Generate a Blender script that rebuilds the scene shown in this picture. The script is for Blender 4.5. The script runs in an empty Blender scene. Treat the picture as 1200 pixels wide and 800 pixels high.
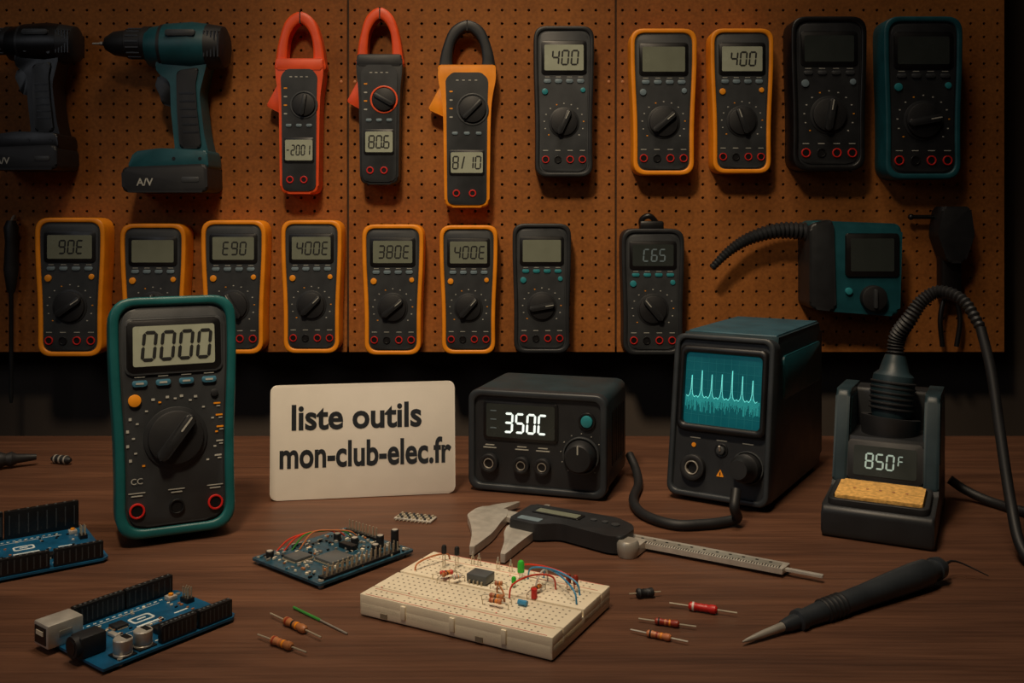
import bpy, bmesh, math, random
from mathutils import Matrix, Vector
random.seed(7)
sc = bpy.context.scene
sc.view_settings.view_transform = 'Standard'
R = math.radians

# ------------------------------------------------------------------ materials
def lin(c):
    c = c/255.0
    return c/12.92 if c <= .04045 else ((c+.055)/1.055)**2.4
def L(rgb): return (lin(rgb[0]), lin(rgb[1]), lin(rgb[2]), 1)
MATS = {}
def mat(name, rgb, rough=.5, metal=0, var=.18, scale=45, bump=.03, emit=0, ecol=None):
    m = bpy.data.materials.new(name); m.use_nodes = True
    nt = m.node_tree; n = nt.nodes; l = nt.links
    p = n['Principled BSDF']
    tc = n.new('ShaderNodeTexCoord')
    nz = n.new('ShaderNodeTexNoise'); nz.inputs['Scale'].default_value = scale; nz.inputs['Detail'].default_value = 5
    l.new(tc.outputs['Object'], nz.inputs['Vector'])
    cr = n.new('ShaderNodeValToRGB')
    c = L(rgb)
    cr.color_ramp.elements[0].position = .3; cr.color_ramp.elements[1].position = .7
    cr.color_ramp.elements[0].color = (c[0]*(1-var), c[1]*(1-var), c[2]*(1-var), 1)
    cr.color_ramp.elements[1].color = (min(1, c[0]*(1+var)), min(1, c[1]*(1+var)), min(1, c[2]*(1+var)), 1)
    l.new(nz.outputs['Fac'], cr.inputs['Fac']); l.new(cr.outputs['Color'], p.inputs['Base Color'])
    mr = n.new('ShaderNodeMapRange'); mr.inputs['To Min'].default_value = max(.05, rough-.1); mr.inputs['To Max'].default_value = min(1, rough+.1)
    l.new(nz.outputs['Fac'], mr.inputs['Value']); l.new(mr.outputs['Result'], p.inputs['Roughness'])
    p.inputs['Metallic'].default_value = metal
    if bump:
        nz2 = n.new('ShaderNodeTexNoise'); nz2.inputs['Scale'].default_value = 900; l.new(tc.outputs['Object'], nz2.inputs['Vector'])
        bp = n.new('ShaderNodeBump'); bp.inputs['Strength'].default_value = bump*4; bp.inputs['Distance'].default_value = .0004
        l.new(nz2.outputs['Fac'], bp.inputs['Height']); l.new(bp.outputs['Normal'], p.inputs['Normal'])
    if emit:
        p.inputs['Emission Color'].default_value = L(ecol or rgb); p.inputs['Emission Strength'].default_value = emit
    MATS[name] = m
    return m
mat('teal', (18, 88, 90), .42); mat('teal_dark', (18, 74, 84), .45); mat('teal_top', (40, 76, 90), .5)
mat('yellow', (240, 146, 24), .42, var=.12); mat('orange', (236, 84, 36), .4, var=.12)
mat('body', (56, 59, 62), .48); mat('body_dark', (34, 36, 39), .45); mat('black', (16, 16, 18), .4)
mat('slate', (42, 47, 52), .45); mat('scope_case', (32, 50, 57), .45); mat('face', (48, 51, 54), .5); mat('rubber', (24, 25, 28), .55)
mat('lcd', (162, 168, 150), .25, var=.06, bump=0); mat('lcd_dim', (118, 123, 108), .25, var=.06, bump=0); mat('lcd_dark', (50, 55, 53), .25, var=.06, bump=0)
mat('ink', (20, 22, 22), .6, bump=0); mat('mark', (170, 170, 162), .6, bump=0); mat('btn', (110, 128, 138), .45); mat('btn_blue', (60, 112, 136), .4)
mat('btn_teal', (40, 130, 140), .4); mat('btn_orange', (240, 150, 30), .4); mat('red', (200, 34, 28), .4); mat('brown_red', (150, 50, 30), .4)
mat('silver', (205, 200, 190), .38, .45, var=.12, scale=120); mat('steel', (175, 170, 160), .4, .5); mat('pin', (205, 194, 170), .35, .5)
mat('card', (232, 226, 216), .55, var=.03); mat('cardink', (30, 36, 44), .7, bump=0)
mat('pcb', (18, 84, 122), .35, var=.25, scale=90); mat('pcb_dark', (34, 72, 90), .35, var=.45, scale=260); mat('silk', (215, 225, 225), .6, bump=0)
mat('cream', (238, 226, 200), .5, var=.05); mat('hole', (128, 116, 98), .8, bump=0); mat('linered', (200, 110, 96), .6, bump=0); mat('lineblue', (200, 130, 110), .6, bump=0)
mat('copper', (196, 120, 74), .4, var=.2); mat('resistor', (176, 112, 66), .45, var=.2); mat('sponge', (222, 172, 94), .95, var=.3, scale=300, bump=.3)
mat('green', (60, 190, 60), .25); mat('wire_red', (210, 60, 40), .4); mat('wire_blue', (60, 140, 185), .4); mat('wire_green', (60, 140, 60), .4); mat('wire_white', (220, 210, 200), .4)
mat('chip_grey', (84, 88, 90), .4)
mat('glow_white', (225, 240, 235), .5, emit=.9, bump=0); mat('glow_dim', (160, 185, 180), .5, emit=.30, bump=0)
mat('scope_screen', (8, 70, 78), .25, emit=.36, ecol=(10, 92, 100), bump=0, var=.4, scale=30); mat('scope_trace', (110, 225, 222), .4, emit=.55, bump=0); mat('scope_haze', (50, 170, 172), .4, emit=.40, bump=0); mat('scope_grid', (20, 108, 116), .4, emit=.2, bump=0)
mat('wallpaint', (80, 70, 62), .85, var=.15, scale=4); mat('floorm', (70, 62, 56), .7, var=.2, scale=6); mat('batten', (70, 48, 30), .8)

def pegmat():
    m = bpy.data.materials.new('pegboard_hardboard'); m.use_nodes = True
    nt = m.node_tree; n = nt.nodes; l = nt.links; p = n['Principled BSDF']
    tc = n.new('ShaderNodeTexCoord')
    a = n.new('ShaderNodeTexNoise'); a.inputs['Scale'].default_value = 5; a.inputs['Detail'].default_value = 8; a.inputs['Roughness'].default_value = .65
    l.new(tc.outputs['Object'], a.inputs['Vector'])
    b = n.new('ShaderNodeTexNoise'); b.inputs['Scale'].default_value = 220; b.inputs['Detail'].default_value = 4
    l.new(tc.outputs['Object'], b.inputs['Vector'])
    cr = n.new('ShaderNodeValToRGB'); cr.color_ramp.elements[0].position = .3; cr.color_ramp.elements[1].position = .72
    cr.color_ramp.elements[0].color = L((130, 76, 32)); cr.color_ramp.elements[1].color = L((174, 108, 50))
    l.new(a.outputs['Fac'], cr.inputs['Fac'])
    mx = n.new('ShaderNodeMixRGB'); mx.blend_type = 'MULTIPLY'; mx.inputs['Fac'].default_value = .5
    l.new(cr.outputs['Color'], mx.inputs['Color1'])
    cr2 = n.new('ShaderNodeValToRGB'); cr2.color_ramp.elements[0].position = .35; cr2.color_ramp.elements[0].color = (.5, .5, .5, 1); cr2.color_ramp.elements[1].position = .65
    l.new(b.outputs['Fac'], cr2.inputs['Fac']); l.new(cr2.outputs['Color'], mx.inputs['Color2'])
    l.new(mx.outputs['Color'], p.inputs['Base Color']); p.inputs['Roughness'].default_value = .7; p.inputs['Specular IOR Level'].default_value = .25
    bp = n.new('ShaderNodeBump'); bp.inputs['Strength'].default_value = .3; bp.inputs['Distance'].default_value = .0005
    l.new(b.outputs['Fac'], bp.inputs['Height']); l.new(bp.outputs['Normal'], p.inputs['Normal'])
    MATS['peg'] = m
pegmat()
def woodmat():
    m = bpy.data.materials.new('walnut_wood'); m.use_nodes = True
    nt = m.node_tree; n = nt.nodes; l = nt.links; p = n['Principled BSDF']
    tc = n.new('ShaderNodeTexCoord')
    mp = n.new('ShaderNodeMapping'); mp.inputs['Scale'].default_value = (1.6, 22, 22); l.new(tc.outputs['Object'], mp.inputs['Vector'])
    a = n.new('ShaderNodeTexNoise'); a.inputs['Scale'].default_value = 2.2; a.inputs['Detail'].default_value = 9; a.inputs['Roughness'].default_value = .6; a.inputs['Distortion'].default_value = .6
    l.new(mp.outputs['Vector'], a.inputs['Vector'])
    mp2 = n.new('ShaderNodeMapping'); mp2.inputs['Scale'].default_value = (9, 260, 260); l.new(tc.outputs['Object'], mp2.inputs['Vector'])
    b = n.new('ShaderNodeTexNoise'); b.inputs['Scale'].default_value = 1.5; b.inputs['Detail'].default_value = 4
    l.new(mp2.outputs['Vector'], b.inputs['Vector'])
    cr = n.new('ShaderNodeValToRGB'); e = cr.color_ramp.elements
    e[0].position = .30; e[0].color = L((78, 49, 34)); e[1].position = .72; e[1].color = L((118, 79, 56))
    x = e.new(.5); x.color = L((97, 63, 44))
    l.new(a.outputs['Fac'], cr.inputs['Fac'])
    cr2 = n.new('ShaderNodeValToRGB'); cr2.color_ramp.elements[0].position = .38; cr2.color_ramp.elements[0].color = (.55, .55, .55, 1); cr2.color_ramp.elements[1].position = .6
    l.new(b.outputs['Fac'], cr2.inputs['Fac'])
    mx = n.new('ShaderNodeMixRGB'); mx.blend_type = 'MULTIPLY'; mx.inputs['Fac'].default_value = .55
    l.new(cr.outputs['Color'], mx.inputs['Color1']); l.new(cr2.outputs['Color'], mx.inputs['Color2'])
    l.new(mx.outputs['Color'], p.inputs['Base Color'])
    mr = n.new('ShaderNodeMapRange'); mr.inputs['To Min'].default_value = .42; mr.inputs['To Max'].default_value = .62
    l.new(b.outputs['Fac'], mr.inputs['Value']); l.new(mr.outputs['Result'], p.inputs['Roughness'])
    bp = n.new('ShaderNodeBump'); bp.inputs['Strength'].default_value = .25; bp.inputs['Distance'].default_value = .0006
    l.new(b.outputs['Fac'], bp.inputs['Height']); l.new(bp.outputs['Normal'], p.inputs['Normal'])
    MATS['wood'] = m
woodmat()

# ------------------------------------------------------------------ geometry helpers
def rrect(cx, cz, w, h, r, n=5):
    r = min(r, w/2-1e-6, h/2-1e-6); pts = []
    for (sx, sz, a0) in ((1, -1, -90), (1, 1, 0), (-1, 1, 90), (-1, -1, 180)):
        for i in range(n+1):
            a = R(a0+90*i/n)
            pts.append((cx+sx*(w/2-r)+r*math.cos(a), cz+sz*(h/2-r)+r*math.sin(a)))
    return pts
def rpoly(pts, rad, n=6):
    out = []; N = len(pts)
    for i in range(N):
        P = Vector(pts[i]); A = Vector(pts[i-1]); C = Vector(pts[(i+1) % N])
        r = rad[i] if isinstance(rad, (list, tuple)) else rad
        if r <= 0: out.append(tuple(P)); continue
        da = (A-P); dc = (C-P)
        ra = min(r, da.length*.48); rc = min(r, dc.length*.48)
        a = P+da.normalized()*ra; c = P+dc.normalized()*rc
        for k in range(n+1):
            t = k/n
            out.append(tuple(a*(1-t)**2+P*2*t*(1-t)+c*t*t))
    return out
def circ(cx, cz, r, n=24): return [(cx+r*math.cos(2*math.pi*i/n), cz+r*math.sin(2*math.pi*i/n)) for i in range(n)]
def catmull(P, k=8, closed=False):
    P = [Vector(p) for p in P]; out = []
    N = len(P)
    rng = range(N) if closed else range(N-1)
    for i in rng:
        p0 = P[i-1] if (closed or i > 0) else P[0]*2-P[1]
        p1 = P[i]; p2 = P[(i+1) % N]
        p3 = P[(i+2) % N] if (closed or i+2 < N) else P[-1]*2-P[-2]
        for j in range(k):
            t = j/k
            out.append(.5*((2*p1)+(p2-p0)*t+(2*p0-5*p1+4*p2-p3)*t*t+(3*p1-p0-3*p2+p3)*t**3))
    if not closed: out.append(P[-1])
    return out
SEG = {'0': 'abcdef', '1': 'bc', '2': 'abged', '3': 'abgcd', '4': 'fgbc', '5': 'afgcd', '6': 'afgedc', '7': 'abc', '8': 'abcdefg', '9': 'abcdfg', 'E': 'afged', 'C': 'afed', 'F': 'afge', '-': 'g', ' ': ''}
FLAT = Matrix.Rotation(R(-90), 4, 'X')   # panel front (-Y) turned to face up

class B:
    def __init__(s, name): s.name = name; s.v = []; s.f = []; s.m = []; s.mats = []; s.M = Matrix.Identity(4)
    def mi(s, m):
        if m not in s.mats: s.mats.append(m)
        return s.mats.index(m)
    def add(s, vs, fs, m):
        o = len(s.v); s.v += [tuple(s.M @ Vector(v)) for v in vs]; k = s.mi(m)
        for f in fs: s.f.append([i+o for i in f]); s.m.append(k)
    def addbm(s, bm, m):
        bmesh.ops.recalc_face_normals(bm, faces=bm.faces[:])
        bm.verts.index_update()
        s.add([v.co.copy() for v in bm.verts], [[v.index for v in f.verts] for f in bm.faces], m); bm.free()
    def prism(s, pts, a0, a1, m, bev=0, seg=2, both=False, axis='Y'):
        bm = bmesh.new()
        def mk(p, t):
            if axis == 'Y': return (p[0], t, p[1])
            if axis == 'X': return (t, p[0], p[1])
            return (p[0], p[1], t)
        A = [bm.verts.new(mk(p, a0)) for p in pts]; C = [bm.verts.new(mk(p, a1)) for p in pts]
        fa = bm.faces.new(A); fc = bm.faces.new(C[::-1]); N = len(pts)
        for i in range(N): bm.faces.new((A[i], C[i], C[(i+1) % N], A[(i+1) % N]))
        if bev:
            e = list(fa.edges)+(list(fc.edges) if both else [])
            bmesh.ops.bevel(bm, geom=e, offset=bev, segments=seg, profile=.5, affect='EDGES', clamp_overlap=True)
        s.addbm(bm, m)
    def ring(s, o, i, y0, y1, m, b=.12):
        def lp(f): return [(p[0]*(1-f)+q[0]*f, p[1]*(1-f)+q[1]*f) for p, q in zip(o, i)]
        d = (Vector(o[0])-Vector(i[0])).length*b
        loops = [(o, y1), (o, y0+d), (lp(b*.35), y0+d*.35), (lp(b), y0), (lp(1-b), y0), (lp(1-b*.35), y0+d*.35), (i, y0+d), (i, y1)]
        N = len(o); vs = [(p[0], y, p[1]) for L_, y in loops for p in L_]; fs = []
        K = len(loops)
        for k in range(K):
            for j in range(N):
                a = k*N+j; c = k*N+(j+1) % N; k2 = (k+1) % K
                fs.append((a, c, k2*N+(j+1) % N, k2*N+j))
        bm = bmesh.new(); V = [bm.verts.new(v) for v in vs]
        for f in fs: bm.faces.new([V[q] for q in f])
        s.addbm(bm, m)
    def box(s, c, d, m, bev=0, seg=2):
        bm = bmesh.new(); bmesh.ops.create_cube(bm, size=1)
        for v in bm.verts: v.co = Vector((c[0]+v.co.x*d[0], c[1]+v.co.y*d[1], c[2]+v.co.z*d[2]))
        if bev: bmesh.ops.bevel(bm, geom=bm.edges[:], offset=bev, segments=seg, profile=.5, affect='EDGES', clamp_overlap=True)
        s.addbm(bm, m)
    def lathe(s, p0, p1, prof, m, n=24):
        """prof: (t along p0->p1 in metres, radius)"""
        p0 = Vector(p0); d = (Vector(p1)-p0).normalized()
        a = Vector((0, 0, 1)) if abs(d.z) < .9 else Vector((1, 0, 0))
        u = d.cross(a).normalized(); w = d.cross(u)
        vs = []; fs = []
        for t, r in prof:
            for i in range(n):
                an = 2*math.pi*i/n; vs.append(p0+d*t+(u*math.cos(an)+w*math.sin(an))*max(r, 1e-5))
        K = len(prof)
        for k in range(K-1):
            for i in range(n): fs.append((k*n+i, k*n+(i+1) % n, (k+1)*n+(i+1) % n, (k+1)*n+i))
        fs.append(tuple(range(n))); fs.append(tuple(range((K-1)*n, K*n))[::-1])
        bm = bmesh.new(); V = [bm.verts.new(v) for v in vs]
        for f in fs: bm.faces.new([V[q] for q in f])
        s.addbm(bm, m)
    def cyl(s, p0, p1, r, m, r2=None, n=24, bev=0):
        h = (Vector(p1)-Vector(p0)).length; r2 = r if r2 is None else r2
        pr = [(0, r)] + ([(h-bev, r2), (h-bev*.3, r2-bev*.3), (h, r2-bev)] if bev else [(h, r2)])
        s.lathe(p0, p1, pr, m, n)
    def ball(s, c, r, m, sq=(1, 1, 1), n=16):
        M0 = s.M.copy(); s.M = s.M @ Matrix.Translation(c) @ Matrix.Diagonal((*sq, 1))
        s.lathe((0, 0, -r), (0, 0, r), [(r-r*math.cos(math.pi*k/10), r*math.sin(math.pi*k/10)) for k in range(11)], m, n); s.M = M0
    def tube(s, P, r, m, n=10, k=8, raw=False):
        pts = [Vector(p) for p in P] if raw else catmull(P, k)
        N = len(pts); rr = r if isinstance(r, (list, tuple)) else [r]*N
        if len(rr) != N: rr = [rr[min(len(rr)-1, int(i*(len(rr)-1)/(N-1)))]+(rr[min(len(rr)-1, int(i*(len(rr)-1)/(N-1))+1)]-rr[min(len(rr)-1, int(i*(len(rr)-1)/(N-1)))])*((i*(len(rr)-1)/(N-1)) % 1) for i in range(N)]
        u = None; bm = bmesh.new(); rows = []
        for i in range(N):
            t = (pts[min(i+1, N-1)]-pts[max(i-1, 0)]).normalized()
            if u is None:
                a = Vector((0, 0, 1)) if abs(t.z) < .9 else Vector((1, 0, 0)); u = t.cross(a).normalized()
            else: u = (u-t*u.dot(t)).normalized()
            w = t.cross(u)
            rows.append([bm.verts.new(pts[i]+(u*math.cos(2*math.pi*j/n)+w*math.sin(2*math.pi*j/n))*rr[i]) for j in range(n)])
        for i in range(N-1):
            for j in range(n): bm.faces.new((rows[i][j], rows[i][(j+1) % n], rows[i+1][(j+1) % n], rows[i+1][j]))
        bm.faces.new(rows[0]); bm.faces.new(rows[-1][::-1])
        s.addbm(bm, m)
    def seg7(s, txt, cx, cz, h, m, y, slant=0, th=.12, asp=.45, gap=.24, depth=.0002):
        w = h*asp; t = h*th; adv = w+h*gap
        chars = [c for c in txt if c != '.']
        x = cx-(len(chars)*adv-h*gap)/2
        def sg(p, q):
            (ax, az), (bx, bz) = p, q; d = Vector((bx-ax, bz-az)).normalized(); nn = Vector((-d.y, d.x))*t/2
            a = Vector((ax, az))+d*t*.12; b_ = Vector((bx, bz))-d*t*.12
            pts = [a, a+d*t/2-nn, b_-d*t/2-nn, b_, b_-d*t/2+nn, a+d*t/2+nn]
            pts = [(q_.x+slant*(q_.y-cz), q_.y) for q_ in pts]
            s.prism(pts, y, y+depth, m)
        z0 = cz-h/2
        for c in txt:
            if c == '.':
                xx = x-h*gap/2; s.prism(rrect(xx+slant*(z0-cz), z0+t/2, t, t, t*.2, 1), y, y+depth, m); continue
            if c == '/':
                s.prism([(x+w*.1, z0), (x+w*.1+t, z0), (x+w*.9, z0+h), (x+w*.9-t, z0+h)], y, y+depth, m); x += adv; continue
            K = {'a': ((x, z0+h), (x+w, z0+h)), 'b': ((x+w, z0+h/2), (x+w, z0+h)), 'c': ((x+w, z0), (x+w, z0+h/2)), 'd': ((x, z0), (x+w, z0)),
                 'e': ((x, z0), (x, z0+h/2)), 'f': ((x, z0+h/2), (x, z0+h)), 'g': ((x, z0+h/2), (x+w, z0+h/2))}
            for g in SEG[c]: sg(*K[g])
            x += adv
    def text(s, txt, cx, cz, m, y, width=None, height=None, bold=0, depth=.00015):
        cu = bpy.data.curves.new('t', 'FONT'); cu.body = txt; cu.size = 1; cu.offset = bold; cu.resolution_u = 4
        o = bpy.data.objects.new('t', cu); sc.collection.objects.link(o)
        dg = bpy.context.evaluated_depsgraph_get(); me = bpy.data.meshes.new_from_object(o.evaluated_get(dg))
        vs = [v.co.copy() for v in me.vertices]; fs = [list(p.vertices) for p in me.polygons]
        bpy.data.objects.remove(o); bpy.data.curves.remove(cu); bpy.data.meshes.remove(me)
        x0 = min(v.x for v in vs); x1 = max(v.x for v in vs); z0 = min(v.y for v in vs); z1 = max(v.y for v in vs)
        sx = width/(x1-x0) if width else height/(z1-z0); sz = height/(z1-z0) if height else sx
        s.add([((v.x-(x0+x1)/2)*sx+cx, y, (v.y-(z0+z1)/2)*sz+cz) for v in vs], fs, m)
    def strip(s, pts, w, y, m):
        for a, b_ in zip(pts[:-1], pts[1:]):
            a = Vector(a); b_ = Vector(b_); d = (b_-a).normalized(); nn = Vector((-d.y, d.x))*w/2; e = d*w*.4
            s.prism([tuple(a-e-nn), tuple(b_+e-nn), tuple(b_+e+nn), tuple(a-e+nn)], y, y+.0002, m)
    def build(s, loc=(0, 0, 0), rz=0, tilt=0, sharp=38):
        me = bpy.data.meshes.new(s.name); me.from_pydata(s.v, [], s.f)
        for m in s.mats: me.materials.append(MATS[m])
        me.polygons.foreach_set('material_index', s.m)
        me.polygons.foreach_set('use_smooth', [True]*len(s.f)); me.update()
        me.set_sharp_from_angle(angle=R(sharp))
        o = bpy.data.objects.new(s.name, me); sc.collection.objects.link(o)
        o.matrix_world = Matrix.Translation(loc) @ Matrix.Rotation(R(rz), 4, 'Z') @ Matrix.Rotation(R(tilt), 4, 'X')
        return o
WY = 1.3855   # plane of the backs of things hanging on the board

# ------------------------------------------------------------------ room
def slab(name, c, d, m, bev=0):
    b = B(name); b.box((0, 0, 0), d, m, bev); return b.build(c)
slab('floor', (0, -.25, -.775), (4.1, 3.5, .05), 'floorm')
slab('ceiling', (0, -.25, 1.925), (4.1, 3.5, .05), 'wallpaint')
slab('wall_back', (0, 1.485, .575), (4.1, .05, 2.65), 'wallpaint')
slab('wall_front', (0, -1.985, .575), (4.1, .05, 2.65), 'wallpaint')
slab('wall_left', (-2.025, -.25, .575), (.05, 3.42, 2.65), 'wallpaint')
slab('wall_right', (2.025, -.25, .575), (.05, 3.42, 2.65), 'wallpaint')

b = B('wooden_workbench')
b.box((0, .665, -.02), (2.3, .92, .04), 'wood', .003)
for x in (-1.08, 1.08):
    for y in (.27, 1.06): b.box((x, y, -.395), (.07, .07, .71), 'wood', .003)
for x in (-1.08, 1.08): b.box((x, .665, -.09), (.03, .75, .09), 'wood')
for y in (.25, 1.08): b.box((0, y, -.09), (2.1, .03, .09), 'wood')
b.build()

def pegboard():
    p = .01936; r = .0021; z0 = .06; rows = 40; y0 = 1.3875; th = .005
    vs = []; fs = []
    def panel(x0, cols, gapL, gapR):
        for i in range(cols):
            for j in range(rows):
                xa = x0+i*p+(gapL if i == 0 else 0); xb = x0+(i+1)*p-(gapR if i == cols-1 else 0)
                za = z0+j*p; zb = za+p; cx = x0+(i+.5)*p; cz = za+p/2
                o = len(vs)
                for q in ((xa, za), (cx, za), (xb, za), (xb, cz), (xb, zb), (cx, zb), (xa, zb), (xa, cz)): vs.append((q[0], y0, q[1]))
                for k in range(8):
                    a = R(-135+45*k); vs.append((cx+r*math.cos(a), y0, cz+r*math.sin(a)))
                for k in range(8):
                    a = R(-135+45*k); vs.append((cx+r*math.cos(a), y0+th, cz+r*math.sin(a)))
                for k in range(8):
                    k2 = (k+1) % 8
                    fs.append((o+k, o+k2, o+8+k2, o+8+k)); fs.append((o+8+k, o+8+k2, o+16+k2, o+16+k))
        xa = x0+gapL; xb = x0+cols*p-gapR; zt = z0+rows*p
        for (q0, q1) in (((xa, z0), (xb, z0)), ((xb, z0), (xb, zt)), ((xb, zt), (xa, zt)), ((xa, zt), (xa, z0))):
            o = len(vs); vs.extend([(q0[0], y0, q0[1]), (q0[0], y0+th, q0[1]), (q1[0], y0+th, q1[1]), (q1[0], y0, q1[1])]); fs.append((o, o+1, o+2, o+3))
    panel(-.237-42*p, 42, 0, .0016); panel(-.237, 20, .0016, .0016); panel(.150, 29, .0016, 0)
    b = B('pegboard'); b.add(vs, fs, 'peg')
    for x in (-.95, -.6, -.237, .150, .45, .69): b.box((x, 1.4255, .447), (.035, .065, .76), 'batten')
    for x in (-.227, .140, .160, -.247):
        for z in (.12, .45): b.lathe((x, 1.3878, z), (x, 1.38, z), [(0, .0026), (.0009, .0022), (.0014, .001)], 'resistor', 12)
    b.build()
pegboard()

# ------------------------------------------------------------------ meters
def outline(w, h, ins=0, kind=0):
    if kind == 0: P = [(-.46, 0), (.46, 0), (.455, .35), (.5, .72), (.5, 1), (-.5, 1), (-.5, .72), (-.455, .35)]
    else: P = [(-.47, 0), (.47, 0), (.46, .35), (.49, .72), (.49, 1), (-.49, 1), (-.49, .72), (-.46, .35)]
    Q = []
    for x, z in P:
        X = x*w; Z = z*h
        X -= math.copysign(ins, X)
        if z == 0: Z += ins
        if z == 1: Z -= ins
        Q.append((X, Z))
    rc = .20*w-ins*.6
    return rpoly(Q, [rc, rc, .2*h, .2*h, rc, rc, .2*h, .2*h], 6)
def face_parts(b, w, h, y, disp, lcd='lcd', ang=40, acc=('btn_orange', 'btn'), detail=1, slant=.08, dz=.36, jacks=4, digit='ink', seg_h=.1, asp=.45):
    b.prism(rrect(0, .79*h, .74*w, .225*h, .05*w), y-.0012, y+.002, 'black', .0006)
    b.prism(rrect(0, .79*h, .64*w, .17*h, .02*w), y-.0015, y-.0009, lcd)
    if disp: b.seg7(disp, .02*w, .79*h, seg_h*h, digit, y-.0018, slant, th=.12, asp=asp)
    for i, fx in enumerate((-.27, -.09, .09, .27)):
        b.prism(rrect(fx*w, .635*h, .115*w, .026*h, .01*h), y-.0014*w/.09, y+.001, acc[1], .0004)
        b.prism(rrect(fx*w, .662*h, .08*w, .004*h, .001*h, 1), y-.0002, y, 'mark')
        if detail > 1: b.prism(rrect(fx*w, .635*h, .06*w, .008*h, .001*h, 1), y-.0018, y-.0014, 'mark')
    b.cyl((-.31*w, y+.001, .565*h), (-.31*w, y-.002, .565*h), .05*w, acc[0], bev=.0006)
    b.cyl((.31*w, y+.001, .575*h), (.31*w, y-.0015, .575*h), (.03 if detail > 1 else .04)*w, 'body_dark' if detail > 1 else acc[0 if jacks == 4 else 1], bev=.0005)
    r = .230*w
    b.cyl((0, y+.001, dz*h), (0, y-.0012, dz*h), r*1.08, 'body_dark', n=36, bev=.0006)
    b.cyl((0, y, dz*h), (0, y-.004*w/.09, dz*h), r*.94, 'rubber', n=36, bev=.0012)
    M0 = b.M.copy(); b.M = b.M @ Matrix.Translation((0, 0, dz*h)) @ Matrix.Rotation(R(ang), 4, 'Y')
    b.prism(rrect(0, 0, r*.40, r*1.84, r*.18), y-.009*w/.09, y-.001, 'body_dark', .0012)
    b.prism(rrect(0, r*.55, r*.06, r*.6, r*.02, 1), y-.0093*w/.09, y-.009*w/.09, 'mark')
    b.M = M0
    for k in range(13):
        a = R(-40+k*260/12)
        x = math.cos(a)*r*1.40; z = dz*h+math.sin(a)*r*1.36
        if abs(x) < .42*w:
            b.prism(rrect(x, z, .022*w, .007*h, .002*w, 1), y-.0002, y, 'btn_orange' if k % 5 == 2 else 'mark')
    if detail > 1:
        for q, zz in ((.33, .53), (.345, .48), (.35, .43), (.345, .37), (.33, .31)): b.prism(rrect(q*w, zz*h, .055*w, .007*h, .002*w, 1), y-.0002, y, 'btn_orange' if zz > .4 else 'mark'); b.prism(rrect((q+.01)*w, (zz-.012)*h, .03*w, .005*h, .001*w, 1), y-.0002, y, 'mark')
        for q, zz in ((-.345, .49), (-.365, .44), (-.365, .38), (-.345, .32)): b.prism(rrect(q*w, zz*h, .022*w, .012*h, .002*w, 1), y-.0002, y, 'mark')
        for q in (-.17, -.06, .05, .16): b.prism(rrect(q*w, .575*h-abs(q)*.06*h, .026*w, .010*h, .001*w, 1), y-.0002, y, 'mark')
    xs = [(-.3+.6*i/(jacks-1)) for i in range(jacks)]
    for i, fx in enumerate(xs):
        red = (i != 1)
        b.ring(circ(fx*w, .115*h, .060*w), circ(fx*w, .115*h, .045*w), y-.0015, y+.001, 'red' if red else 'black')
        b.cyl((fx*w, y+.001, .115*h), (fx*w, y-.0006, .115*h), .042*w, 'black')
        b.prism(rrect(fx*w, .175*h, .09*w, .005*h, .001, 1), y-.0002, y, 'mark')
        if detail > 1: b.prism(rrect(fx*w, .187*h, .13*w, .004*h, .001, 1), y-.0002, y, 'mark')
def meter(name, px0, px1, py0, py1, rim, body, disp, lcd='lcd_dim', kind=0, ang=40, acc=('btn_orange', 'btn'), lean=0, t=.034, jacks=4, hook=False, asp=.45, digit='ink', sh=.092):
    w = (px1-px0)*.0012; h = (py1-py0)*.0012
    b = B(name)
    o = outline(w, h, 0, kind); i = outline(w, h, .068*w, kind)
    b.ring(o, i, 0, t, rim, .22)
    b.prism(i, .0022, t-.002, body)
    b.prism(outline(w, h, .09*w, kind), .001, .003, body, .0008)
    face_parts(b, w, h, .001, disp, lcd, ang, acc, jacks=jacks, asp=asp, digit=digit, seg_h=sh)
    b.prism(rrect(0, h*.93, .02, .012, .003), t-.001, t+.0005, 'black')
    if hook:
        b.tube([(-.012, t*.6, h-.005), (-.014, t*.5, h+.012), (-.004, t*.4, h+.018), (.006, t*.5, h+.01), (.012, t*.6, h-.004)], .004, 'black')
        b.box((.0, t*.5, h+.004), (.034, .016, .014), 'black', .003)
    b.build((((px0+px1)/2-600)*.0012, WY-t, .26-(py1-250)*.0012), 0)
N = 'digital_multimeter'
meter(N, 625, 697, 30, 207, 'body_dark', 'body', '400', 'lcd', 1, 25, ('btn_teal', 'btn'))
meter(N, 739, 817, 33, 205, 'yellow', 'face', '', 'lcd_dim', 0, 50, ('btn', 'btn'))
meter(N, 833, 907, 33, 203, 'yellow', 'face', '400', 'lcd', 0, -20)
meter(N, 925, 1015, 20, 200, 'black', 'body_dark', '', 'lcd_dark', 1, 10, ('btn', 'body'), t=.042)
meter(N, 1033, 1127, 20, 210, 'teal_dark', 'body_dark', '', 'lcd_dark', 1, 80, ('btn_teal', 'body'), t=.042)
meter(N, 40, 122, 255, 418, 'yellow', 'face', '90E', 'lcd_dim', 0, 55)
meter(N, 140, 217, 262, 416, 'yellow', 'face', '', 'lcd_dim', 0, 0)
meter(N, 235, 311, 258, 415, 'yellow', 'face', 'E90', 'lcd_dim', 0, -30)
meter(N, 329, 400, 258, 414, 'yellow', 'face', '400E', 'lcd_dim', 0, 45)
meter(N, 424, 496, 263, 416, 'yellow', 'face', '380E', 'lcd_dim', 0, 50)
meter(N, 515, 583, 264, 415, 'yellow', 'face', '400E', 'lcd_dim', 0, 42)
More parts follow.
